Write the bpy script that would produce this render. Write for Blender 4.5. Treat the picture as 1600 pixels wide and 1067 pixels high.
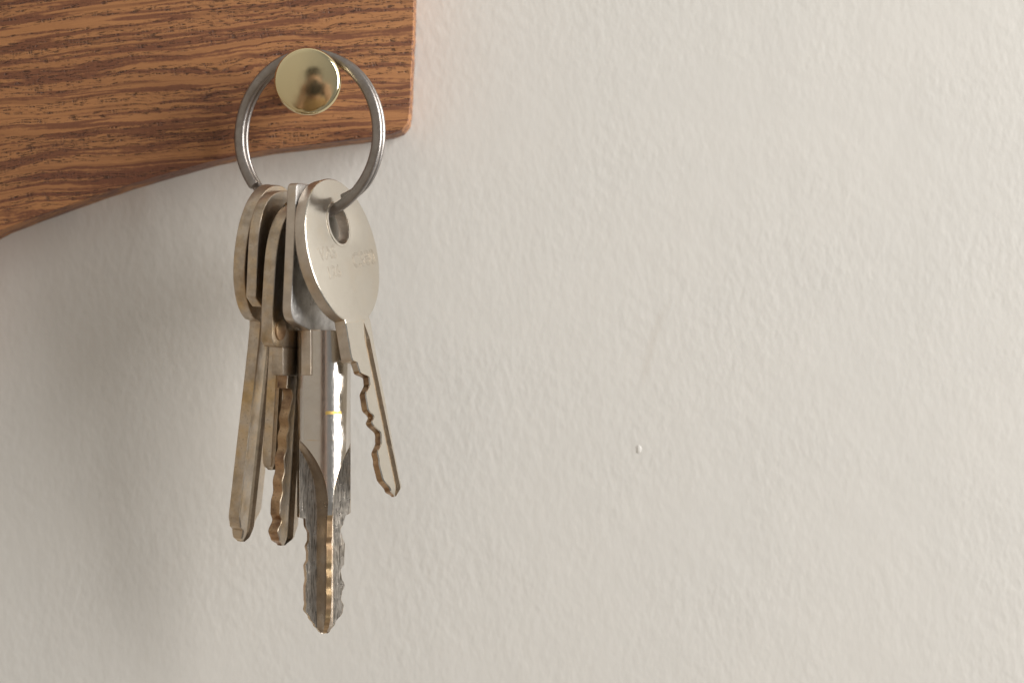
import bpy, bmesh, math, random
from mathutils import Vector, Matrix, noise
R = math.radians
random.seed(7)
for o in list(bpy.data.objects): bpy.data.objects.remove(o)
scene = bpy.context.scene
C = scene.collection
MM = 0.001

# ------------------------------------------------------------------ camera
CAM_Y, FPX = -474.0, 3778.0            # mm in front of the wall, focal length in photo pixels (1600 wide)
cam_d = bpy.data.cameras.new('camera'); cam = bpy.data.objects.new('camera', cam_d); C.objects.link(cam)
cam.location = (0, CAM_Y*MM, 0); cam.rotation_euler = (R(90), 0, 0)
cam_d.lens = 85; cam_d.sensor_width = 36; cam_d.clip_start = 0.02; cam_d.clip_end = 30
cam_d.dof.use_dof = True; cam_d.dof.focus_distance = 0.450; cam_d.dof.aperture_fstop = 11
scene.camera = cam

# ------------------------------------------------------------------ world: dim warm room
w = bpy.data.worlds.new('World'); scene.world = w; w.use_nodes = True
bg = w.node_tree.nodes['Background']
wt = w.node_tree
tcw = wt.nodes.new('ShaderNodeTexCoord'); sepw = wt.nodes.new('ShaderNodeSeparateXYZ'); wt.links.new(tcw.outputs['Generated'], sepw.inputs[0])
rw = wt.nodes.new('ShaderNodeMapRange'); rw.inputs[1].default_value = -0.9; rw.inputs[2].default_value = 0.9
wt.links.new(sepw.outputs['Z'], rw.inputs[0])
mw = wt.nodes.new('ShaderNodeMix'); mw.data_type = 'RGBA'; wt.links.new(rw.outputs[0], mw.inputs[0])
mw.inputs[6].default_value = (0.62, 0.50, 0.37, 1)      # floor side of the room: darker and browner
mw.inputs[7].default_value = (1.0, 0.95, 0.86, 1)       # ceiling side: pale
rx = wt.nodes.new('ShaderNodeMapRange'); rx.inputs[1].default_value = -0.15; rx.inputs[2].default_value = 0.5
wt.links.new(sepw.outputs['X'], rx.inputs[0])
mx = wt.nodes.new('ShaderNodeMix'); mx.data_type = 'RGBA'; wt.links.new(rx.outputs[0], mx.inputs[0])
wt.links.new(mw.outputs[2], mx.inputs[6]); mx.inputs[7].default_value = (0.42, 0.42, 0.415, 1)   # window side of the room: in its own shade, cooler
wt.links.new(mx.outputs[2], bg.inputs[0]); bg.inputs[1].default_value = 0.52

# ------------------------------------------------------------------ window light from the right
def area(name, loc, target, sx, sy, power, col):
    d = bpy.data.lights.new(name, 'AREA'); d.shape = 'RECTANGLE'; d.size = sx; d.size_y = sy
    d.energy = power; d.color = col
    o = bpy.data.objects.new(name, d); C.objects.link(o); o.location = loc
    o.rotation_euler = (Vector(target)-Vector(loc)).to_track_quat('-Z', 'Y').to_euler()
    return o
area('window_light', (0.92, -0.36, 0.29), (0.0, -0.03, 0.0), 0.62, 0.95, 20.0, (1.0, 0.985, 0.96))

scene.view_settings.view_transform = 'Standard'; scene.view_settings.look = 'None'
scene.view_settings.exposure = 0.0; scene.view_settings.gamma = 1.0
scene.view_settings.use_curve_mapping = False

# ------------------------------------------------------------------ helpers
def P(px, py, y):
    """photo pixel at y mm (wall = 0, towards the camera negative) -> world mm"""
    k = (y-CAM_Y)/FPX
    return Vector(((px-800)*k, y, (533.5-py)*k))
def mesh_obj(name, verts, faces, mats, parent=None, midx=None, sharp=None, smooth=True):
    me = bpy.data.meshes.new(name)
    me.from_pydata([tuple(Vector(v)*MM) for v in verts], [], faces)
    for m in mats: me.materials.append(m)
    if midx:
        for p, i in zip(me.polygons, midx): p.material_index = i
    bm = bmesh.new(); bm.from_mesh(me); bmesh.ops.recalc_face_normals(bm, faces=bm.faces); bm.to_mesh(me); bm.free()
    for p in me.polygons: p.use_smooth = smooth
    if smooth: me.set_sharp_from_angle(angle=R(sharp or 28))
    o = bpy.data.objects.new(name, me); C.objects.link(o); o.parent = parent
    return o
def tag(o, label=None, cat=None, group=None, kind=None):
    for k, v in (('label', label), ('category', cat), ('group', group), ('kind', kind)):
        if v: o[k] = v
    return o
def empty(name, M):
    o = bpy.data.objects.new(name, None); C.objects.link(o); o.empty_display_size = 0.005
    o.matrix_world = M; return o
def curve_mesh(cu):
    tmp = bpy.data.objects.new('tmp', cu); C.objects.link(tmp)
    dg = bpy.context.evaluated_depsgraph_get(); dg.update()
    me = bpy.data.meshes.new_from_object(tmp.evaluated_get(dg))
    bpy.data.objects.remove(tmp); bpy.data.curves.remove(cu)
    return me
def plate(name, loops, t, b, mats, parent, z0=0.0, edge_slot=0, seg=2):
    """flat bevelled plate in local XY (mm), thickness t about z0; first loop outer, others holes"""
    cu = bpy.data.curves.new(name, 'CURVE'); cu.dimensions = '2D'; cu.fill_mode = 'BOTH'
    for L in loops:
        s = cu.splines.new('POLY'); s.points.add(len(L)-1); s.use_cyclic_u = True
        for p, q in zip(s.points, L): p.co = (q[0], q[1], 0, 1)
    cu.extrude = t/2-b; cu.bevel_depth = b; cu.bevel_resolution = seg; cu.offset = -b
    me = curve_mesh(cu)
    bm = bmesh.new(); bm.from_mesh(me)
    bmesh.ops.remove_doubles(bm, verts=bm.verts, dist=1e-4)
    bmesh.ops.recalc_face_normals(bm, faces=bm.faces)
    slots = [edge_slot if abs(f.normal.z) < 0.4 else 0 for f in bm.faces]
    for f in bm.faces: f.smooth = True
    for v in bm.verts: v.co = Vector((v.co.x, v.co.y, v.co.z+z0))*MM
    bm.to_mesh(me); bm.free()
    me.materials.clear()
    for m in mats: me.materials.append(m)
    for p, q in zip(me.polygons, slots): p.material_index = q
    me.set_sharp_from_angle(angle=R(17)); me.name = name
    o = bpy.data.objects.new(name, me); C.objects.link(o); o.parent = parent
    return o
def circle(cx, cy, r, n=40, a0=0): return [(cx+r*math.cos(a0+2*math.pi*i/n), cy+r*math.sin(a0+2*math.pi*i/n)) for i in range(n)]
def rounded(pts, rads, n=6):
    """polygon with rounded corners"""
    out = []; N = len(pts)
    for i in range(N):
        p = Vector(pts[i]); a = (Vector(pts[i-1])-p).normalized(); c = (Vector(pts[(i+1) % N])-p).normalized()
        r = rads[i] if isinstance(rads, (list, tuple)) else rads
        if r < 1e-3: out.append(tuple(p)); continue
        ang = a.angle(c); d = r/math.tan(ang/2)
        s = p+a*d; e = p+c*d
        for k in range(n+1):
            f = k/n
            q = s*(1-f)**2+p*2*f*(1-f)+e*f*f
            out.append(tuple(q))
    return out
def interp(tab, v):
    if v <= tab[0][0]: return tab[0][1]
    for (a, x), (b, y) in zip(tab, tab[1:]):
        if v <= b:
            f = (v-a)/(b-a); f = f*f*(3-2*f) if True else f
            return x+(y-x)*f
    return tab[-1][1]
def lathe(name, prof, mats, parent, n=64, M=None):
    verts = []; faces = []
    for r, z in prof:
        for i in range(n):
            a = 2*math.pi*i/n; verts.append(Vector((r*math.cos(a), r*math.sin(a), z)))
    for j in range(len(prof)-1):
        for i in range(n):
            k = (i+1) % n
            faces.append((j*n+i, j*n+k, (j+1)*n+k, (j+1)*n+i))
    faces.append(tuple(range(n))); faces.append(tuple((len(prof)-1)*n+i for i in range(n)))
    if M: verts = [M@v for v in verts]
    return mesh_obj(name, verts, faces, mats, parent, sharp=35)

# ------------------------------------------------------------------ materials
class NT:
    def __init__(s, name):
        s.m = bpy.data.materials.new(name); s.m.use_nodes = True; s.t = s.m.node_tree
        s.t.nodes.clear(); s.out = s.n('ShaderNodeOutputMaterial'); s.b = s.n('ShaderNodeBsdfPrincipled')
        s.t.links.new(s.b.outputs[0], s.out.inputs[0])
        s.tc = s.n('ShaderNodeTexCoord')
    def n(s, t, **k):
        x = s.t.nodes.new(t)
        for a, v in k.items(): setattr(x, a, v)
        return x
    def l(s, a, b): s.t.links.new(a, b)
    def mapping(s, scale, rot=(0, 0, 0), loc=(0, 0, 0), src=None):
        m = s.n('ShaderNodeMapping'); s.l(src or s.tc.outputs['Object'], m.inputs[0])
        m.inputs['Scale'].default_value = scale; m.inputs['Rotation'].default_value = rot; m.inputs['Location'].default_value = loc
        return m.outputs[0]
    def noise(s, vec, scale=1, detail=3, rough=0.5, dist=0.0):
        x = s.n('ShaderNodeTexNoise'); s.l(vec, x.inputs['Vector'])
        x.inputs['Scale'].default_value = scale; x.inputs['Detail'].default_value = detail
        x.inputs['Roughness'].default_value = rough; x.inputs['Distortion'].default_value = dist
        return x.outputs['Fac']
    def ramp(s, fac, stops, interp='LINEAR'):
        x = s.n('ShaderNodeValToRGB'); x.color_ramp.interpolation = interp; s.l(fac, x.inputs[0])
        e = x.color_ramp.elements
        while len(e) < len(stops): e.new(0.5)
        for q, (p, c) in zip(e, stops):
            q.position = p; q.color = (c, c, c, 1) if isinstance(c, (int, float)) else tuple(c)+(1,)
        return x.outputs[0]
    def math(s, op, a, b=0.0, clamp=False):
        x = s.n('ShaderNodeMath', operation=op); x.use_clamp = clamp
        for i, v in enumerate((a, b)):
            if isinstance(v, (int, float)): x.inputs[i].default_value = v
            else: s.l(v, x.inputs[i])
        return x.outputs[0]
    def mix(s, f, a, b):
        x = s.n('ShaderNodeMix', data_type='RGBA')
        for i, v in ((0, f), (6, a), (7, b)):
            if isinstance(v, (int, float)): x.inputs[i].default_value = v
            elif isinstance(v, tuple): x.inputs[i].default_value = v+(1,)
            else: s.l(v, x.inputs[i])
        return x.outputs[2]
    def bump(s, h, strength, dist, prev=None):
        x = s.n('ShaderNodeBump'); x.inputs['Strength'].default_value = strength; x.inputs['Distance'].default_value = dist
        s.l(h, x.inputs['Height'])
        if prev: s.l(prev, x.inputs['Normal'])
        return x.outputs[0]

def metal(name, base, worn, rough=0.24, wear=0.5, tarnish=0.35, tarn_col=(0.20, 0.15, 0.10), scratch=0.3, edge=0.25, off=0.0, dent=0.35, filed=False):
    """plated metal: base colour, brass showing at edges and in worn patches, tarnish specks, fine scratches"""
    k = NT(name)
    v = k.mapping((1000, 1000, 1000), loc=(off, off*1.7, off*.3))
    # edge wear from a bevel normal
    bv = k.n('ShaderNodeBevel'); bv.samples = 6; bv.inputs['Radius'].default_value = edge*MM
    geo = k.n('ShaderNodeNewGeometry')
    dt = k.n('ShaderNodeVectorMath', operation='DOT_PRODUCT'); k.l(bv.outputs[0], dt.inputs[0]); k.l(geo.outputs['Normal'], dt.inputs[1])
    em = k.math('SUBTRACT', 1.0, dt.outputs['Value'])
    n1 = k.noise(v, 0.55, 5, 0.6)
    em = k.math('MULTIPLY', k.ramp(em, [(0.02, 0), (0.18, 1)]), k.ramp(n1, [(0.42, 0), (0.58, 1)]))
    patch = k.ramp(k.noise(v, 0.13, 5, 0.6), [(0.55-0.12*wear, 0), (0.80-0.12*wear, 1)])
    wm = k.math('MULTIPLY', k.math('MAXIMUM', em, k.math('MULTIPLY', patch, wear)), 1.0)
    col = k.mix(wm, base, worn)
    speck = k.ramp(k.noise(v, 2.2, 4, 0.7), [(0.57, 0), (0.67, 1)])
    cloud = k.ramp(k.noise(v, 0.35, 4, 0.6), [(0.40, 0), (0.75, 1)])
    tm = k.math('MULTIPLY', k.math('MAXIMUM', k.math('MULTIPLY', speck, 0.9), cloud), tarnish)
    col = k.mix(tm, col, tarn_col)
    k.l(col, k.b.inputs['Base Color']); k.b.inputs['Metallic'].default_value = 1.0
    rg = k.math('ADD', k.math('MULTIPLY', k.noise(v, 0.9, 5, 0.65), 0.26), rough-0.11)
    rg = k.math('ADD', rg, k.math('MULTIPLY', tm, 0.25))
    k.l(rg, k.b.inputs['Roughness'])
    # scratches: stretched noise in two directions
    s1 = k.noise(k.mapping((9000, 500, 4000), rot=(0, 0, 0.5)), 1, 2, 0.5)
    s2 = k.noise(k.mapping((700, 8000, 4000), rot=(0, 0, 0.9), loc=(3, 1, 0)), 1, 2, 0.5)
    h = k.math('ADD', k.ramp(s1, [(0.60, 1), (0.70, 0)]), k.ramp(s2, [(0.62, 1), (0.72, 0)]))
    if filed:
        sd = k.noise(k.mapping((5200, 420, 5200), rot=(0.25, 0, 0.35), loc=(1, 4, 2)), 1, 3, 0.6)
        col = k.mix(k.ramp(sd, [(0.47, 0), (0.60, 0.62)]), col, (0.11, 0.09, 0.07)); k.l(col, k.b.inputs['Base Color'])
    bmp = k.bump(h, min(1, scratch), 0.00002*max(1, scratch*scratch))
    bmp = k.bump(k.noise(v, 0.6, 3, 0.5), dent, 0.00006, bmp)
    k.l(bmp, k.b.inputs['Normal'])
    return k.m

NICKEL = (0.66, 0.60, 0.515); BRASS = (0.70, 0.47, 0.20); COPPER = (0.55, 0.33, 0.20)
M_front = metal('polished_nickel', (0.66, 0.615, 0.54), BRASS, 0.17, 0.15, 0.08, scratch=0.08, edge=0.2, dent=0.06)
M_edge = metal('brushed_nickel_edge', (0.68, 0.60, 0.515), BRASS, 0.34, 0.40, 0.30, off=5)
M_old = metal('worn_nickel', (0.58, 0.51, 0.43), BRASS, 0.32, 0.7, 0.45, off=11)
M_oldedge = metal('worn_nickel_edge', (0.66, 0.57, 0.47), BRASS, 0.36, 0.85, 0.52, off=17, scratch=0.5)
M_brass = metal('bare_brass', (0.62, 0.45, 0.25), COPPER, 0.33, 0.9, 0.55, (0.16, 0.10, 0.07), off=23, scratch=0.4)
M_steel = metal('grey_steel', (0.56, 0.545, 0.53), (0.40, 0.36, 0.31), 0.34, 0.4, 0.45, (0.14, 0.12, 0.10), off=31, scratch=0.5)
M_ring = metal('dull_ring_steel', (0.40, 0.37, 0.35), (0.30, 0.26, 0.23), 0.30, 0.6, 0.5, (0.16, 0.13, 0.11), off=37, scratch=0.5)
M_cut = metal('cut_brass', (0.50, 0.34, 0.20), COPPER, 0.26, 0.9, 0.85, (0.10, 0.055, 0.04), off=53, scratch=0.4)
M_groove_shade = metal('shaded_groove_metal', (0.34, 0.28, 0.21), (0.30, 0.20, 0.11), 0.42, 0.6, 0.6, (0.10, 0.075, 0.05), off=61, scratch=0.6)  # tarnished metal, darkened further: the grooves' dark reflections are put into the colour
M_bit = metal('filed_bit_metal', (0.62, 0.565, 0.495), BRASS, 0.27, 0.2, 0.35, (0.16, 0.125, 0.09), off=67, scratch=0.35, dent=0.2, filed=True)
M_letter = metal('stamped_letter_metal', (0.36, 0.31, 0.25), (0.34, 0.28, 0.22), 0.46, 0.0, 0.10, off=71, scratch=0.1, edge=0.02, dent=0.05)
M_flank = metal('fin_flank_metal', (0.52, 0.45, 0.38), BRASS, 0.27, 0.35, 0.35, (0.20, 0.14, 0.09), off=73, scratch=0.4)
M_chrome = metal('chromed_barrel', (0.70, 0.66, 0.61), BRASS, 0.17, 0.12, 0.10, off=41, scratch=0.2, edge=0.2, dent=0.15)

def brass_nick(mat, y0, hw, u0, u1, n0):
    """a scored line where the plating is cut through to the brass"""
    t = mat.node_tree; k = NT.__new__(NT); k.m = mat; k.t = t
    k.tc = [n for n in t.nodes if n.type == 'TEX_COORD'][0]; k.b = [n for n in t.nodes if n.type == 'BSDF_PRINCIPLED'][0]
    v = k.mapping((1000,)*3); sp = k.n('ShaderNodeSeparateXYZ'); k.l(v, sp.inputs[0])
    y = k.math('ADD', sp.outputs['Y'], k.math('MULTIPLY', k.math('SUBTRACT', k.noise(v, 1.2, 3), 0.5), 0.5))
    m = k.math('LESS_THAN', k.math('ABSOLUTE', k.math('SUBTRACT', y, y0)), hw)
    m = k.math('MULTIPLY', m, k.math('MULTIPLY', k.math('GREATER_THAN', sp.outputs['X'], u0), k.math('LESS_THAN', sp.outputs['X'], u1)))
    m = k.math('MULTIPLY', m, k.math('GREATER_THAN', sp.outputs['Z'], n0))
    old = k.b.inputs['Base Color'].links[0].from_socket
    k.l(k.mix(m, old, (0.72, 0.50, 0.16)), k.b.inputs['Base Color'])
    oldr = k.b.inputs['Roughness'].links[0].from_socket
    k.l(k.math('ADD', oldr, k.math('MULTIPLY', m, 0.25)), k.b.inputs['Roughness'])
brass_nick(M_chrome, -29.7, 0.30, -3.9, -1.5, 2.0)

k = NT('polished_brass')
k.b.inputs['Base Color'].default_value = (0.82, 0.71, 0.44, 1); k.b.inputs['Metallic'].default_value = 1
v = k.mapping((1000,)*3)
k.l(k.math('ADD', k.math('MULTIPLY', k.noise(v, 0.8, 5, 0.6), 0.20), 0.03), k.b.inputs['Roughness'])
k.l(k.bump(k.noise(v, 0.25, 2, 0.5), 0.25, 0.0001), k.b.inputs['Normal'])
M_knob = k.m

k = NT('wall_paint')
v = k.mapping((1000,)*3)
warp = k.noise(v, 0.04, 2)
col = k.mix(k.ramp(k.noise(v, 0.02, 3, 0.6), [(0.35, 0), (0.65, 1)]), (0.728, 0.706, 0.665), (0.712, 0.694, 0.657))
# a faint rubbed scuff curving down right of centre
sw = k.n('ShaderNodeSeparateXYZ'); k.l(v, sw.inputs[0])
cx = k.math('ADD', k.math('ADD', 27.6, k.math('MULTIPLY', sw.outputs['Z'], 0.30)), k.math('MULTIPLY', k.math('MULTIPLY', sw.outputs['Z'], sw.outputs['Z']), 0.008))
dd = k.math('ABSOLUTE', k.math('SUBTRACT', k.math('ADD', sw.outputs['X'], k.math('MULTIPLY', k.math('SUBTRACT', k.noise(v, 0.5, 2), 0.5), 1.2)), cx))
sc = k.math('MULTIPLY', k.ramp(k.math('MULTIPLY', dd, 0.8), [(0.1, 1), (1.0, 0)]), k.ramp(k.math('MULTIPLY', k.math('ABSOLUTE', k.math('ADD', sw.outputs['Z'], 1.0)), 0.1), [(0.5, 1), (0.95, 0)]))
col = k.mix(k.math('MULTIPLY', sc, 0.16), col, (0.50, 0.43, 0.35))
k.l(col, k.b.inputs['Base Color']); k.b.inputs['Roughness'].default_value = 0.55
k.b.inputs['Specular IOR Level'].default_value = 0.3
vs = k.mapping((1150, 1000, 700), rot=(0, 0.35, 0))
peel = k.noise(vs, 0.62, 1.6, 0.45, 0.0)
fine = k.noise(vs, 1.7, 3, 0.55)
big = k.noise(v, 0.10, 2, 0.5)
h = k.math('ADD', k.math('ADD', k.math('MULTIPLY', peel, k.ramp(k.noise(v, 0.035, 3, 0.5), [(0.35, 0.45), (0.65, 1.15)])), k.math('MULTIPLY', fine, 0.10)), k.math('MULTIPLY', big, 1.6))
k.l(k.bump(h, 1.0, 0.00008), k.b.inputs['Normal'])
M_wall = k.m

k = NT('oiled_hardwood')
# grain runs along X with a slight rise to the right
v0 = k.mapping((1000,)*3, rot=(0, R(5.0), 0))
warpA = k.noise(k.mapping((0.016, 0.05, 0.030), src=v0, loc=(3, 0, 1)), 1, 2, 0.5)
warpB = k.noise(k.mapping((0.07, 0.2, 0.16), src=v0, loc=(7, 2, 4)), 1, 4, 0.6)
warpC = k.noise(k.mapping((0.02, 0.2, 0.035), src=v0, loc=(1, 2, 9)), 1, 1, 0.5)
sep = k.n('ShaderNodeSeparateXYZ'); k.l(v0, sep.inputs[0])
amp = k.ramp(warpC, [(0.42, 0.25), (0.62, 1)])
zz = k.math('ADD', sep.outputs['Z'], k.math('ADD', k.math('MULTIPLY', k.math('SUBTRACT', warpA, 0.5), 6.5), k.math('MULTIPLY', k.math('MULTIPLY', k.math('SUBTRACT', warpB, 0.5), 3.0), amp)))
cmb = k.n('ShaderNodeCombineXYZ'); k.l(sep.outputs['X'], cmb.inputs[0]); k.l(sep.outputs['Y'], cmb.inputs[1]); k.l(zz, cmb.inputs[2])
g = cmb.outputs[0]
bands = k.noise(k.mapping((0.010, 0.04, 0.29), src=g), 1, 3, 0.58)
jag = k.noise(k.mapping((0.9, 0.4, 2.2), src=g), 1, 3, 0.6)
bn = k.math('ADD', bands, k.math('MULTIPLY', k.math('SUBTRACT', jag, 0.5), 0.055))
bandm = k.ramp(bn, [(0.36, 0.1), (0.395, 0.85), (0.455, 1), (0.485, 0.05), (0.525, 0.12), (0.55, 0.9), (0.61, 0.75), (0.64, 0.0)])
fib = k.noise(k.mapping((0.16, 0.3, 3.0), src=g), 1, 4, 0.65)
ray = k.noise(k.mapping((3.0, 2, 0.42), src=v0, rot=(0, 0.22, 0)), 1, 3, 0.65)
lines = k.ramp(k.noise(k.mapping((0.022, 0.1, 1.1), src=g, loc=(4, 4, 4)), 1, 2, 0.5), [(0.36, 1), (0.43, 0)])
light = k.mix(fib, (0.33, 0.140, 0.050), (0.50, 0.232, 0.092))
dark = k.mix(ray, (0.120, 0.040, 0.019), (0.225, 0.086, 0.044))
col = k.mix(bandm, dark, light)
col = k.mix(k.math('MULTIPLY', lines, 0.40), col, (0.14, 0.05, 0.022))
# open pores: short dark dashes along the light bands
pore_n = k.noise(k.mapping((0.50, 0.6, 4.6), src=g, loc=(1, 9, 3)), 1, 2, 0.5)
pore_band = k.ramp(k.noise(k.mapping((0.02, 0.05, 0.8), src=g, loc=(5, 5, 5)), 1, 2, 0.5), [(0.45, 0), (0.52, 1)])
dash = k.ramp(k.noise(k.mapping((2.1, 0.6, 0.5), src=v0, loc=(2, 0, 8)), 1, 2, 0.5), [(0.40, 0.25), (0.52, 1)])
pore = k.math('MULTIPLY', k.math('MULTIPLY', k.ramp(pore_n, [(0.54, 0), (0.60, 1)]), pore_band), dash)
col = k.mix(k.math('MULTIPLY', pore, 0.85), col, (0.045, 0.016, 0.007))
k.l(col, k.b.inputs['Base Color'])
k.l(k.math('ADD', k.math('MULTIPLY', bandm, 0.10), 0.54), k.b.inputs['Roughness'])
hh = k.math('SUBTRACT', k.math('ADD', k.math('MULTIPLY', fib, 0.25), k.math('MULTIPLY', ray, 0.18)), k.math('MULTIPLY', pore, 1.4))
k.l(k.bump(hh, 0.8, 0.00012), k.b.inputs['Normal'])
M_wood = k.m

# ------------------------------------------------------------------ the wall
def build_wall():
    bm = bmesh.new(); bmesh.ops.create_cube(bm, size=1.0)
    for v in bm.verts: v.co = Vector((v.co.x*2.6, v.co.y*0.04+0.02, v.co.z*2.2))
    me = bpy.data.meshes.new('wall'); bm.to_mesh(me); bm.free(); me.materials.append(M_wall)
    o = bpy.data.objects.new('wall', me); C.objects.link(o); tag(o, 'off-white painted plaster wall with orange-peel texture', kind='structure')
    # little paint nibs standing out of the coat
    for (px, py, rx, rz, ry) in ((998, 702, 0.50, 0.80, 0.11),):
        c = P(px, py, 0)
        bm = bmesh.new(); bmesh.ops.create_uvsphere(bm, u_segments=16, v_segments=10, radius=1)
        for v in bm.verts:
            n = 1+0.25*noise.noise(v.co*1.7+Vector((px, 0, 0)))
            v.co = Vector((v.co.x*rx*n, v.co.y*ry*n, v.co.z*rz*n)); v.co = (v.co+c)*MM
        for f in bm.faces: f.smooth = True
        m = bpy.data.meshes.new('paint_nib'); bm.to_mesh(m); bm.free(); m.materials.append(M_wall)
        q = bpy.data.objects.new('paint_nib', m); C.objects.link(q); q.parent = o
build_wall()

# ------------------------------------------------------------------ the wooden rack with its brass knob
def build_rack():
    yf = -12.0
    pts = [(652, -120), (647, 0), (643, 110), (640, 178), (637, 192), (628, 203), (612, 209), (560, 217), (480, 227), (420, 234),
           (375, 242), (330, 252), (285, 264), (240, 277), (190, 292), (140, 309), (95, 325), (50, 341), (0, 360), (-30, 376),
           (-58, 402), (-78, 440), (-90, 490), (-98, 560), (-110, 600), (-140, 612), (-330, 612), (-350, 590), (-352, -120)]  # unseen left foot, its drop shaped to shade the wall corner beside it
    loop = []
    for i, (px, py) in enumerate(pts):
        q = P(px, py, yf); loop.append((q.x, q.z))
    # densify with a slight hand-cut unevenness
    dense = []
    for a, b in zip(loop, loop[1:]+loop[:1]):
        n = max(1, int(math.dist(a, b)/2.0))
        for i in range(n):
            f = i/n; x = a[0]+(b[0]-a[0])*f; y = a[1]+(b[1]-a[1])*f
            e = 0.16*noise.noise(Vector((x*0.35, y*0.35, 3)))
            dense.append((x+e, y+e))
    ox, oz = loop[1]
    M = Matrix.Translation(Vector((ox, 0, oz))*MM) @ Matrix.Rotation(R(90), 4, 'X')
    root = empty('key_rack', Matrix.Translation(Vector((ox, 0, oz))*MM))
    tag(root, 'brown hardwood key rack on the wall with a round brass knob', 'key rack')
    o = plate('board', [[(x-ox, y-oz) for x, y in dense]], 11.7, 0.22, [M_wood], None, z0=6.1, seg=3)
    o.data.transform(Matrix.Rotation(R(90), 4, 'X')); o.parent = root
    # brass knob
    kc = P(479, 125, -30.0)
    Mk = Matrix.Translation((kc.x-ox, 8, kc.z-oz)) @ Matrix.Translation((0, -34, 0)) @ Matrix.Rotation(R(1.5), 4, 'Z') @ Matrix.Rotation(R(92.6), 4, 'X') @ Matrix.Translation((0, 0, -34))
    prof = [(2.6, 34.3), (4.6, 34.5), (5.7, 34.9), (6.1, 35.4), (6.2, 35.9)]
    # rolled shoulder, then a shallow dome
    for i in range(1, 9):
        a = R(90)*(1-i/9)+R(20)*(i/9); prof.append((6.2-1.25+1.25*math.sin(a), 35.9+1.25*math.cos(a)))
    Rs = 30.0; r0, z0 = prof[-1]; base = math.sqrt(Rs*Rs-r0*r0)
    for i in range(1, 16):
        r = max(0.02, r0*(1-i/15)); prof.append((r, z0+math.sqrt(Rs*Rs-r*r)-base))
    kn = lathe('knob', prof, [M_knob], root, 96, Mk)
    lathe('stem', [(4.6, 19.9), (4.6, 20.6), (3.4, 21.2), (2.5, 22.2), (2.3, 26), (2.3, 31), (2.7, 33.6), (3.4, 34.5)], [M_knob], kn, 48, Mk)
    return kc
build_rack()

# ------------------------------------------------------------------ split ring
RC = P(483, 212, -22.0); RR = 15.05; RYAW = R(27)
def ring_pt(ang, rad, ax):
    """ang in image sense: 0 right, 90 up; ax = offset along the ring axis (towards camera positive)"""
    u = Vector((math.cos(RYAW), -math.sin(RYAW), 0)); nrm = Vector((-math.sin(RYAW), -math.cos(RYAW), 0))
    return RC + u*(rad*math.cos(ang)) + Vector((0, 0, 1))*(rad*math.sin(ang)) + nrm*ax
def build_ring():
    a0 = R(-142)
    N = 420; ns = 14; verts = []; faces = []
    def path(f):
        tdeg = 638*f                                   # degrees travelled clockwise from the front end
        # first turn in front, swap to the back between 275 and 365 degrees (inside the keys)
        s = min(1, max(0, (tdeg-256)/110)); s = s*s*(3-2*s)
        ax = 0.62-1.24*s+0.25*max(0, 1-tdeg/30)
        rad = RR+0.05-0.35*max(0, 1-tdeg/30)-0.10*s-1.15*max(0, (tdeg-613)/25)**1.5
        return ring_pt(a0-R(tdeg), rad, ax)
    for i in range(N+1):
        f = i/N; p = path(f); t = (path(min(1, f+.002))-path(max(0, f-.002))).normalized()
        c = (RC-p); c -= t*c.dot(t); c.normalize(); n = t.cross(c)
        # wire: slightly flattened along the axis
        r = 1.03
        if i == 0 or i == N: r *= 0.93
        for j in range(ns):
            a = 2*math.pi*j/ns
            ca, sa = math.cos(a), math.sin(a)
            sx = math.copysign(abs(ca)**0.8, ca); sy = math.copysign(abs(sa)**0.8, sa)
            verts.append(p+c*(sx*r)+n*(sy*r*0.62))
    for i in range(N):
        for j in range(ns):
            k2 = (j+1) % ns; faces.append((i*ns+j, i*ns+k2, (i+1)*ns+k2, (i+1)*ns+j))
    faces.append(tuple(range(ns))); faces.append(tuple(N*ns+j for j in range(ns)))
    c = RC.copy()
    o = mesh_obj('split_ring', [q-c for q in verts], faces, [M_ring], None, sharp=50)
    o.location = c*MM
    tag(o, 'dull grey steel split ring hanging from the brass knob', 'key ring')
build_ring()

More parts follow.
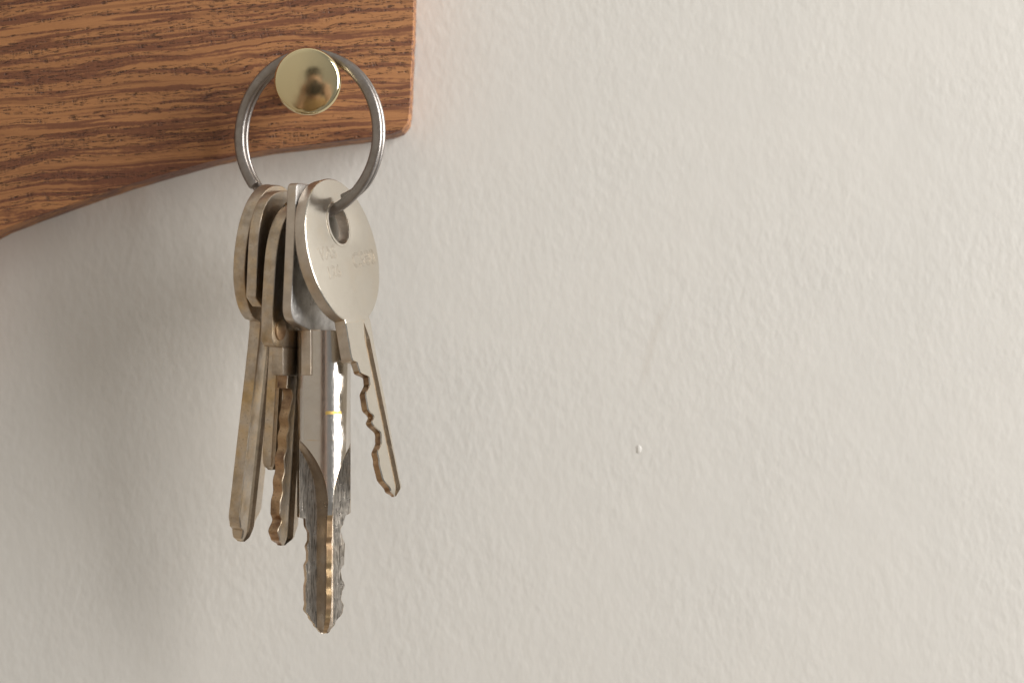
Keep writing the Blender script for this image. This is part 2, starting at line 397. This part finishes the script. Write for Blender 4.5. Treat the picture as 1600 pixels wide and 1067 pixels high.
# ------------------------------------------------------------------ keys
def key_frame(px, py, y, alpha, beta, gamma=0.0):
    """local X across the key, Y up along it, Z out of its right-hand face"""
    o = P(px, py, y)
    up = Vector((-math.sin(R(beta)), math.sin(R(gamma)), math.cos(R(beta)))).normalized()
    n = Vector((math.sin(R(alpha)), -math.cos(R(alpha)), 0)); n = (n-up*n.dot(up)).normalized()
    u = up.cross(n)
    M = Matrix((u, up, n)).transposed().to_4x4(); M.translation = o*MM
    return M
def blade(name, v0, v1, uL, uR, t, grooves, mats, parent, tip=2.0, tipt=0.45, ch=0.14, step=0.22, edgeR=1, zb=None, plain=0.0):
    """lofted key blade hanging down: v = mm below the bow centre. uL / uR are functions of v.
    grooves: (ua, ub, depth, start v, side)"""
    N = max(8, int((v1-v0)/step)); verts = []; faces = []; midx = []
    rows = []
    for i in range(N+1):
        v = v0+(v1-v0)*i/N
        a, b = uL(v), uR(v)
        f = max(0.0, (v-(v1-tip))/tip); tt = t*(1-(1-tipt)*f*f)
        z = tt/2; zq = min(z, zb(v)) if zb else z
        front = [(a+ch, z)]; back = []
        for (ga, gb, gd, gv, side) in grooves:
            d = gd*min(1, max(0, (v-gv)/4.0)); wn = min(1, max(0.06, (v-gv)/3.0)) if v > gv else 0.06
            cgx = (ga+gb)/2; hw = (gb-ga)/2*wn
            x0 = max(a+ch+0.02, min(b-ch-0.03, cgx-hw)); x1 = max(x0+0.005, min(b-ch-0.02, cgx+hw))
            s = (x1-x0)*0.18
            d = min(d, tt*0.45)
            pts = [(x0, z), (x0+s, z-d), (x1-s, z-d), (x1, z)]
            if side > 0: front += pts
            else: back += [(x, -zq+(z-q)) for x, q in pts]
        sec = front+[(b-ch, z), (b, z-ch), (b, -zq+ch), (b-ch, -zq)]+back[::-1]+[(a+ch, -zq), (a, -zq+ch), (a, z-ch)]
        nf = len(front)
        verts += [Vector((x, -v, q)) for x, q in sec]; rows.append(len(sec))
    n = rows[0]
    for i in range(N):
        for j in range(n):
            k2 = (j+1) % n; faces.append((i*n+j, i*n+k2, (i+1)*n+k2, (i+1)*n+j))
            v = v0+(v1-v0)*i/N; q = 0
            if j in (n-2, n-3): q = 1 if v > plain else 3
            elif j in (nf, nf+1, nf+2): q = edgeR
            elif j < nf-1 and j >= 1 and (j-1) % 4 < 3: q = 2
            midx.append(q)
    faces.append(tuple(range(n))); midx.append(0)
    faces.append(tuple(N*n+j for j in range(n))); midx.append(1)
    return mesh_obj(name, verts, faces, mats, parent, midx, sharp=24)
def text(parent, s, size, x, y, z, mat, rot=0.0, bev=0.035, sx=1.0):
    cu = bpy.data.curves.new('stamped_lettering', 'FONT'); cu.body = s; cu.size = size; cu.align_x = 'CENTER'; cu.align_y = 'CENTER'
    cu.fill_mode = 'NONE'; cu.bevel_depth = bev; cu.bevel_resolution = 1; cu.resolution_u = 4
    me = curve_mesh(cu)
    me.transform(Matrix.Translation(Vector((x, y, z))*MM) @ Matrix.Rotation(rot, 4, 'Z') @ Matrix.Diagonal((sx*MM, MM, MM, 1)))
    me.materials.clear(); me.materials.append(mat); me.name = 'stamped_lettering'
    for p in me.polygons: p.use_smooth = True
    o = bpy.data.objects.new('stamped_lettering', me); C.objects.link(o); o.parent = parent
    return o
def bow_loop(Rx, Ry, neck_w, neck_v, n=72, pw=2.0):
    """rounded bow (super-ellipse) flowing into a neck of half-width neck_w that ends at y=-neck_v"""
    pts = []
    a_n = math.asin(min(1, (neck_w/Rx)))
    for i in range(n+1):
        a = -math.pi/2+a_n+(2*math.pi-2*a_n)*i/n
        ca, sa = math.cos(a), math.sin(a)
        pts.append((Rx*math.copysign(abs(ca)**(2/pw), ca), Ry*math.copysign(abs(sa)**(2/pw), sa)))
    return [(neck_w, -neck_v)]+pts+[(-neck_w, -neck_v)]

def round_top(Rx, Ry, pw, bottom, n=40):
    pts = []
    for i in range(n+1):
        a = math.pi*i/n; ca, sa = math.cos(a), math.sin(a)
        pts.append((Rx*math.copysign(abs(ca)**(2/pw), ca), Ry*abs(sa)**(2/pw)))
    return pts+bottom

G = 'keys on the split ring'
# --- rightmost: round-headed key turned furthest towards the camera
def key_round_front():
    root = empty('key', key_frame(528, 394, -25.0, 66, 11.7))
    tag(root, 'bright nickel key with large round head, rightmost on the ring, blade swung right', 'key', G)
    t = 2.4
    bow = plate('bow', [bow_loop(13.5, 13.7, 4.9, 13.9), circle(0.3, 5.0, 3.7)], t, 0.30, [M_front, M_edge], root, edge_slot=1, seg=3)
    ringp = plate('hole_rim', [circle(0.3, 5.0, 4.3), circle(0.3, 5.0, 3.72)], 0.20, 0.08, [M_front, M_front], bow, z0=t/2, edge_slot=0)
    z = t/2
    text(bow, 'VAS', 3.4, -6.3, -0.2, z, M_letter, 0.05, sx=1.15)
    text(bow, '126', 3.2, -5.4, -3.8, z, M_letter, 0.05, sx=1.15)
    text(bow, 'C380', 4.0, 7.3, -2.0, z, M_letter, 0.05, sx=1.05)
    cut = [(13.9, -4.92), (19.6, -5.3), (20.3, -5.1), (20.8, -3.6), (22.6, -3.3), (24.0, -0.2), (25.0, -0.4), (27.0, -2.9), (29.6, -3.1), (31.2, -1.5),
           (32.2, -2.7), (34.6, -0.1), (36.0, -0.6), (38.0, -3.0), (39.0, -2.9), (40.0, -3.2), (42.5, -3.0), (45.2, -0.8), (46.6, 1.4)]
    blade('blade', 13.3, 46.6, lambda v: interp(cut, v), lambda v: interp([(13.9, 4.92), (20, 4.5), (45.0, 3.7), (46.6, 2.2)], v), t+0.03,
          [(1.1, 3.1, 0.7, 13.6, 1)], [M_front, M_cut, M_groove_shade, M_edge], root, edgeR=0, plain=22.3, ch=0.2, zb=lambda v: interp([(20.2, 1.2), (20.9, 0.25)], v))
    # the near flank of the shoulder keeps the plating: small guide step
key_round_front()

# --- cross key: square head, tang, chromed barrel, four-winged bit
def key_cross():
    M = key_frame(497, 395, -22.5, 68, 0.0)
    root = empty('key', M)
    tag(root, 'long cruciform key with chromed barrel and four-winged bit, square flat head', 'key', G)
    t = 2.0
    loop = rounded([(-10.6, 12.4), (10.6, 12.4), (12.9, -12.6), (5.0, -14.6), (-5.0, -14.6), (-12.9, -12.6)], [1.4, 1.4, 3.2, 2, 2, 3.2])
    bow = plate('bow', [loop, circle(0, 8.3, 3.0)], t, 0.34, [M_steel, M_edge], root, edge_slot=1)
    text(bow, 'SECUR', 2.6, -1.5, -9.0, t/2, M_steel, 0.05)
    plate('tang', [rounded([(-5.0, -14.2), (-0.8, -14.2), (-0.8, -22.8), (-5.0, -22.8)], 0.2, 3)], 2.0, 0.16, [M_edge, M_edge], root, edge_slot=1)
    # barrel axis in root space: world vertical through pixel 506 at the same depth
    Mi = M.inverted()
    ax = Mi @ (P(506, 517, -22.5)*MM); ax = ax/MM
    # front fin direction in world, turned 18 degrees to the right of the camera direction
    th = R(19); f = Vector((math.sin(th), -math.cos(th), 0)); s = Vector((math.cos(th), math.sin(th), 0))
    R3 = Mi.to_3x3().normalized()
    f = R3 @ f; s = R3 @ s; dn = R3 @ Vector((0, 0, -1))
    Rb = 5.0; k8 = 8.35
    V = lambda py: (py-517)/k8
    d = 0.8
    NF = 7
    def section(h, es, ef, kk=13):
        pts = []
        ends = ((d, es[1], 1, s, f), (h, ef, 1, f, -s), (d, es[0], -1, s, f), (h, ef, -1, f, -s))
        def reach(wd, e): return min(e, math.sqrt(max(1e-6, Rb*Rb-wd*wd)))
        for qi, (wd, e, sg, mn, cr) in enumerate(ends):
            for i in range(kk):
                a = -math.pi/2+math.pi*i/(kk-1); q = wd*math.sin(a)
                pts.append(mn*(sg*reach(q, e))+cr*(q*sg))
            # wing flat up to the foot of the front / back fin, then the fin's tapering flank
            even = qi % 2 == 0
            wd2, e2, sg2, mn2, cr2 = ends[(qi+1) % 4]
            side = (mn*sg, e) if even else (mn2*sg2, e2); fin = (mn2*sg2, e2) if even else (mn*sg, e)
            lim = reach(d, side[1])-0.02; hb = min(h+1.05, lim); top = reach(h, fin[1])
            seq = []
            for i in range(NF):
                q = i/(NF-1); yy = d+(top-d)*q*0.985
                xx = h+(hb-h)*(1-q)**1.5
                xx = min(xx, math.sqrt(max(1e-6, Rb*Rb-yy*yy)))
                seq.append(side[0]*xx+fin[0]*yy)
            pts += seq if even else seq[::-1]
        return pts
    hR = math.sqrt(Rb*Rb-d*d)-0.01
    def hh(py):
        if py <= 686: return hR
        x = min(1, (py-686)/110.0)
        return 0.50+(hR-0.50)*(1-math.sin(x*math.pi/2))**1.35
    left = [(800, 5.0), (806, 4.95), (809, 3.75), (818, 3.7), (832, 3.05), (842, 3.05), (852, 3.5), (862, 3.25), (872, 3.25), (882, 3.75), (895, 3.6), (903, 3.5), (915, 3.75), (935, 3.7),
            (940, 3.6), (950, 3.8), (962, 2.9), (975, 1.9), (984, 1.0), (988, 0.5)]
    right = [(788, 5.0), (800, 4.95), (806, 3.9), (816, 3.6), (826, 3.0), (838, 3.3), (850, 3.85), (865, 3.75), (880, 3.7), (890, 3.0), (900, 3.2), (914, 3.8), (924, 3.3), (935, 3.1), (945, 3.6), (955, 3.4), (972, 2.0), (984, 1.0), (988, 0.5)]
    front = [(700, 5.0), (780, 5.0), (800, 4.6), (812, 4.2), (835, 4.05), (845, 3.6), (855, 3.95), (875, 3.9), (885, 3.55), (897, 3.9), (915, 3.5), (925, 3.9), (945, 3.5), (960, 3.1), (975, 2.1), (984, 1.1), (988, 0.5)]
    def loft(name, rows, parent, mats):
        verts = []; faces = []; midx = []
        for py in rows:
            tip = max(0, (py-972)/16.0); sc = 1-0.35*tip
            for p in section(hh(py)*sc, (interp(left, py), interp(right, py)), interp(front, py)):
                verts.append(ax+p+dn*V(py))
        kk = 13; per = kk+NF; n = 4*per
        for i in range(len(rows)-1):
            for j in range(n):
                k2 = (j+1) % n; faces.append((i*n+j, i*n+k2, (i+1)*n+k2, (i+1)*n+j))
                fin, r = divmod(j, per)
                midx.append(1 if (r < kk-1 and rows[i] > 800) else 0)
                if rows[i] >= 686 and r >= kk-1:
                    wing = (r == kk-1) if fin % 2 == 0 else (r == per-1)
                    midx[-1] = 2 if wing else 3
        faces.append(tuple(range(n))); midx.append(0)
        faces.append(tuple((len(rows)-1)*n+j for j in range(n))); midx.append(1)
        return mesh_obj(name, verts, faces, mats, parent, midx, sharp=26)
    loft('barrel', [516.5, 517.5]+[520+i*8 for i in range(21)]+[686], root, [M_chrome, M_brass, M_steel, M_steel])
    loft('bit', [686+i*1.5 for i in range(202)], root, [M_chrome, M_brass, M_bit, M_flank])
key_cross()

# --- third from the right: long narrow-headed brassy key with wavy cuts
def key_wavy():
    root = empty('key', key_frame(464, 432, -21.0, 68, -3.4))
    tag(root, 'worn brassy key with rounded narrow head and wavy-cut blade, beside the chromed barrel', 'key', G)
    t = 2.5
    bot = rounded([(-11.2, 0), (-11.2, -6), (-10.6, -13.4), (7.2, -13.4), (10.6, -8.0), (11.2, 0)], [0, 5, 2.4, 2.0, 3, 0], 8)[1:-1]
    loop = round_top(11.2, 13.4, 2.5, bot)
    plate('bow', [loop, circle(0, 8.4, 3.2)], t, 0.32, [M_old, M_oldedge], root, edge_slot=1)
    b = plate('boss', [circle(-8.0, -10.2, 1.9, 28)], 0.5, 0.15, [M_brass, M_brass], root, z0=t/2+0.1, edge_slot=1)
    plate('shoulder', [rounded([(-6.2, -13.3), (5.0, -13.3), (5.0, -18.6), (-5.6, -18.6)], [0.2, 0.2, 0.6, 0.6], 3)], t-0.1, 0.2, [M_old, M_oldedge], root, edge_slot=1)
    def uL(v):
        if v < 21: return -3.4
        return interp([(18.6, -3.4), (22.5, -0.8), (24.5, -1.5), (26.5, -2.1), (28.2, -1.5), (30, -2.2), (32, -1.8), (34, -2.8), (36.2, -2.3), (38.3, -3.0), (40.2, -2.6), (42.2, -3.3), (44.2, -3.2), (45.6, -2.3), (47.6, -3.6), (49.2, -2.6), (50.3, -0.6)], v)
    blade('blade', 18.5, 50.4, uL, lambda v: interp([(18.6, 4.4), (46.5, 4.6), (48.8, 3.4), (50.4, 1.0)], v), 2.1,
          [(0.2, 2.7, 0.7, 17.0, 1), (-1.0, 0.8, 0.5, 17.0, -1)], [M_old, M_cut, M_groove_shade, M_oldedge], root)
key_wavy()

# --- second from the left: small short key mostly hidden
def key_short():
    root = empty('key', key_frame(440, 392, -19.5, 68, -3.2))
    tag(root, 'short key squeezed between two others, its blade ending highest of all', 'key', G)
    t = 2.1
    bot = rounded([(-11.4, 0), (-11.2, -9.2), (-8.6, -10.8), (8.6, -10.8), (11.2, -8.5), (11.4, 0)], [0, 0.8, 0.8, 0.8, 1.4, 0], 8)[1:-1]
    loop = round_top(11.4, 11.2, 2.6, bot)
    plate('bow', [loop, circle(0, 6.4, 2.8)], t, 0.25, [M_old, M_oldedge], root, edge_slot=1)
    blade('blade', 10.6, 41.2, lambda v: interp([(10.6, -3.6), (14, -3.4), (16, -1.1), (38, -1.2), (40.4, -0.9), (41.2, 0.2)], v),
          lambda v: interp([(10.6, 4), (15, 4), (18, 3.2), (21, 2.4), (24, 3.2), (28, 2.2), (32, 3.1), (36, 2.4), (39.8, 3.2), (41.2, 2.2)], v), 2.0,
          [(0.2, 1.6, 0.6, 12, 1)], [M_old, M_oldedge, M_groove_shade, M_oldedge], root)
key_short()

# --- leftmost: round-headed long brassy key
def key_round_left():
    root = empty('key', key_frame(417, 398, -17.8, 68, -6.2))
    tag(root, 'worn key with round head and straight brass-edged blade, leftmost on the ring', 'key', G)
    t = 2.5
    loop = [(x+0.0, y) for x, y in bow_loop(10.6, 13.2, 2.8, 14.0, pw=2.15)]
    loop = [(x+(1.2 if y < -12.6 else 0), y) for x, y in loop]
    plate('bow', [loop, circle(0, 8.0, 3.2)], t, 0.28, [M_old, M_oldedge], root, edge_slot=1)
    blade('blade', 13.9, 54.4, lambda v: interp([(13.9, -1.6), (17, -1.5), (49.5, -1.8), (51.5, -1.0), (52.2, 0.2), (53.6, 0.4), (54.4, 1.5)], v),
          lambda v: interp([(13.9, 4.0), (16, 6.6), (20, 6.8), (23, 5.0), (26, 6.2), (30, 4.6), (34, 6.4), (37, 5.2), (41, 6.6), (48, 6.6), (51, 4.6), (53.5, 3.6), (54.4, 2.8)], v), t,
          [(1.6, 4.2, 0.55, 12, 1)], [M_old, M_oldedge, M_groove_shade, M_oldedge], root, ch=0.22)
key_round_left()

# ------------------------------------------------------------------ the photographer, mirrored in the brass knob
def simple(name, col, rough=0.6, metal=0.0):
    k = NT(name); v = k.mapping((60,)*3)
    n = k.noise(v, 1, 4, 0.6)
    k.l(k.mix(n, tuple(c*0.8 for c in col), tuple(min(1, c*1.15) for c in col)), k.b.inputs['Base Color'])
    k.b.inputs['Roughness'].default_value = rough; k.b.inputs['Metallic'].default_value = metal
    return k.m
M_skin = simple('skin', (0.40, 0.25, 0.19), 0.5); M_shirt = simple('tan_shirt', (0.26, 0.17, 0.09), 0.9)
M_jeans = simple('blue_trousers', (0.05, 0.08, 0.12), 0.9); M_hair = simple('dark_hair', (0.035, 0.028, 0.022), 0.6)
M_black = simple('black_plastic', (0.015, 0.015, 0.016), 0.45)
def build_person():
    root_y = -0.76
    V = []; E = []; Rd = []; tagv = []
    def v(x, y, z, rx, ry=None, t=0):
        V.append((x, y, z)); Rd.append((rx, ry or rx)); tagv.append(t); return len(V)-1
    def chain(*ids):
        for a, b in zip(ids, ids[1:]): E.append((a, b))
    pel = v(0, -0.80, -0.66, 0.15, 0.11); wa = v(0, -0.80, -0.50, 0.14, 0.10); ch = v(0, -0.79, -0.30, 0.16, 0.11); sh = v(0, -0.78, -0.17, 0.12, 0.09)
    ne = v(0, -0.765, -0.09, 0.055, 0.055, 1); hd0 = v(0, -0.735, -0.03, 0.066, 0.075, 1); hd1 = v(0, -0.735, 0.06, 0.078, 0.092, 1); hd2 = v(0, -0.745, 0.12, 0.060, 0.07, 1)
    chain(pel, wa, ch, sh, ne, hd0, hd1, hd2)
    for sx in (-1, 1):
        s0 = v(sx*0.17, -0.785, -0.19, 0.062); el = v(sx*0.235, -0.70, -0.40, 0.046); fo = v(sx*0.15, -0.625, -0.22, 0.038); wr = v(sx*0.105, -0.585, -0.075, 0.027, 0.03, 1)
        pm = v(sx*0.088, -0.572, -0.022, 0.034, 0.022, 1)
        chain(sh, s0, el, fo, wr, pm)
        for k2 in range(4):                            # fingers folded over the camera body
            z = 0.030-k2*0.020
            a = v(sx*0.089, -0.555, z, 0.0095, None, 1); b = v(sx*0.078, -0.531, z+0.002, 0.009, None, 1); c = v(sx*(0.050+0.004*(k2 % 2)), -0.527, z, 0.008, None, 1)
            chain(pm, a, b, c)
        a = v(sx*0.080, -0.602, 0.0, 0.011, None, 1); b = v(sx*0.058, -0.616, 0.004, 0.010, None, 1); chain(pm, a, b)
        h = v(sx*0.09, -0.80, -0.76, 0.088, None, 2); kn = v(sx*0.10, -0.78, -1.14, 0.062, None, 2); an = v(sx*0.10, -0.81, -1.52, 0.045, None, 2); to = v(sx*0.11, -0.68, -1.56, 0.04, 0.03, 2)
        chain(pel, h, kn, an, to)
    me = bpy.data.meshes.new('person'); me.from_pydata(V, E, []); me.update()
    o = bpy.data.objects.new('tmp', me); C.objects.link(o)
    sk = o.modifiers.new('skin', 'SKIN'); sk.use_smooth_shade = True
    if not me.skin_vertices: me.skin_vertices.new()
    for d, r in zip(me.skin_vertices[0].data, Rd): d.radius = r
    me.skin_vertices[0].data[0].use_root = True
    sb = o.modifiers.new('sub', 'SUBSURF'); sb.levels = 2; sb.render_levels = 2
    dg = bpy.context.evaluated_depsgraph_get(); dg.update()
    m2 = bpy.data.meshes.new_from_object(o.evaluated_get(dg)); bpy.data.objects.remove(o); m2.name = 'person'
    m2.materials.clear()
    for m in (M_shirt, M_skin, M_jeans): m2.materials.append(m)
    for p in m2.polygons:
        i = min(range(len(V)), key=lambda q: (Vector(V[q])-p.center).length-0.6*Rd[q][0]); p.material_index = tagv[i]; p.use_smooth = True
    foot = Vector((0, -0.80, -1.60))
    m2.transform(Matrix.Translation(-foot))
    per = bpy.data.objects.new('person', m2); C.objects.link(per); per.location = foot
    tag(per, 'person in tan shirt holding a camera, seen mirrored in the brass knob', 'person')
    def blob(name, c, r, mat, cut=None):
        bm = bmesh.new(); bmesh.ops.create_uvsphere(bm, u_segments=24, v_segments=16, radius=1)
        for q in bm.verts:
            n = 1+0.06*noise.noise(q.co*3)
            q.co = Vector((q.co.x*r[0]*n, q.co.y*r[1]*n, q.co.z*r[2]*n))+Vector(c)-foot
        for f in bm.faces: f.smooth = True
        m = bpy.data.meshes.new(name); bm.to_mesh(m); bm.free(); m.materials.append(mat)
        q = bpy.data.objects.new(name, m); C.objects.link(q); q.parent = per; return q
    blob('hair', (0, -0.772, 0.105), (0.088, 0.085, 0.088), M_hair)
    blob('ear', (-0.083, -0.745, 0.03), (0.012, 0.02, 0.032), M_skin); blob('ear', (0.083, -0.745, 0.03), (0.012, 0.02, 0.032), M_skin)
    blob('nose', (0.0, -0.650, 0.005), (0.015, 0.018, 0.028), M_skin)
    # the camera in the hands
    cb = Vector((0, -0.575, -0.05))
    co = empty('photo_camera', Matrix.Translation(cb)); tag(co, 'black camera held up by the person mirrored in the brass knob', 'camera')
    b = plate('camera_body', [rounded([(-70, -45), (70, -45), (70, 38), (28, 44), (20, 66), (-20, 66), (-28, 44), (-70, 38)], [10, 10, 10, 4, 6, 6, 4, 10])], 56, 5, [M_black], None)
    b.data.transform(Matrix.Translation((0, 0, 0.05)) @ Matrix.Rotation(R(90), 4, 'X')); b.parent = co
    l = lathe('lens', [(36, 26), (36, 50), (38, 52), (38, 80), (34, 82), (33, 70)], [M_black], None, 48)
    l.data.transform(Matrix.Translation((0, 0, 0.05)) @ Matrix.Rotation(R(-90), 4, 'X')); l.parent = co
build_person()
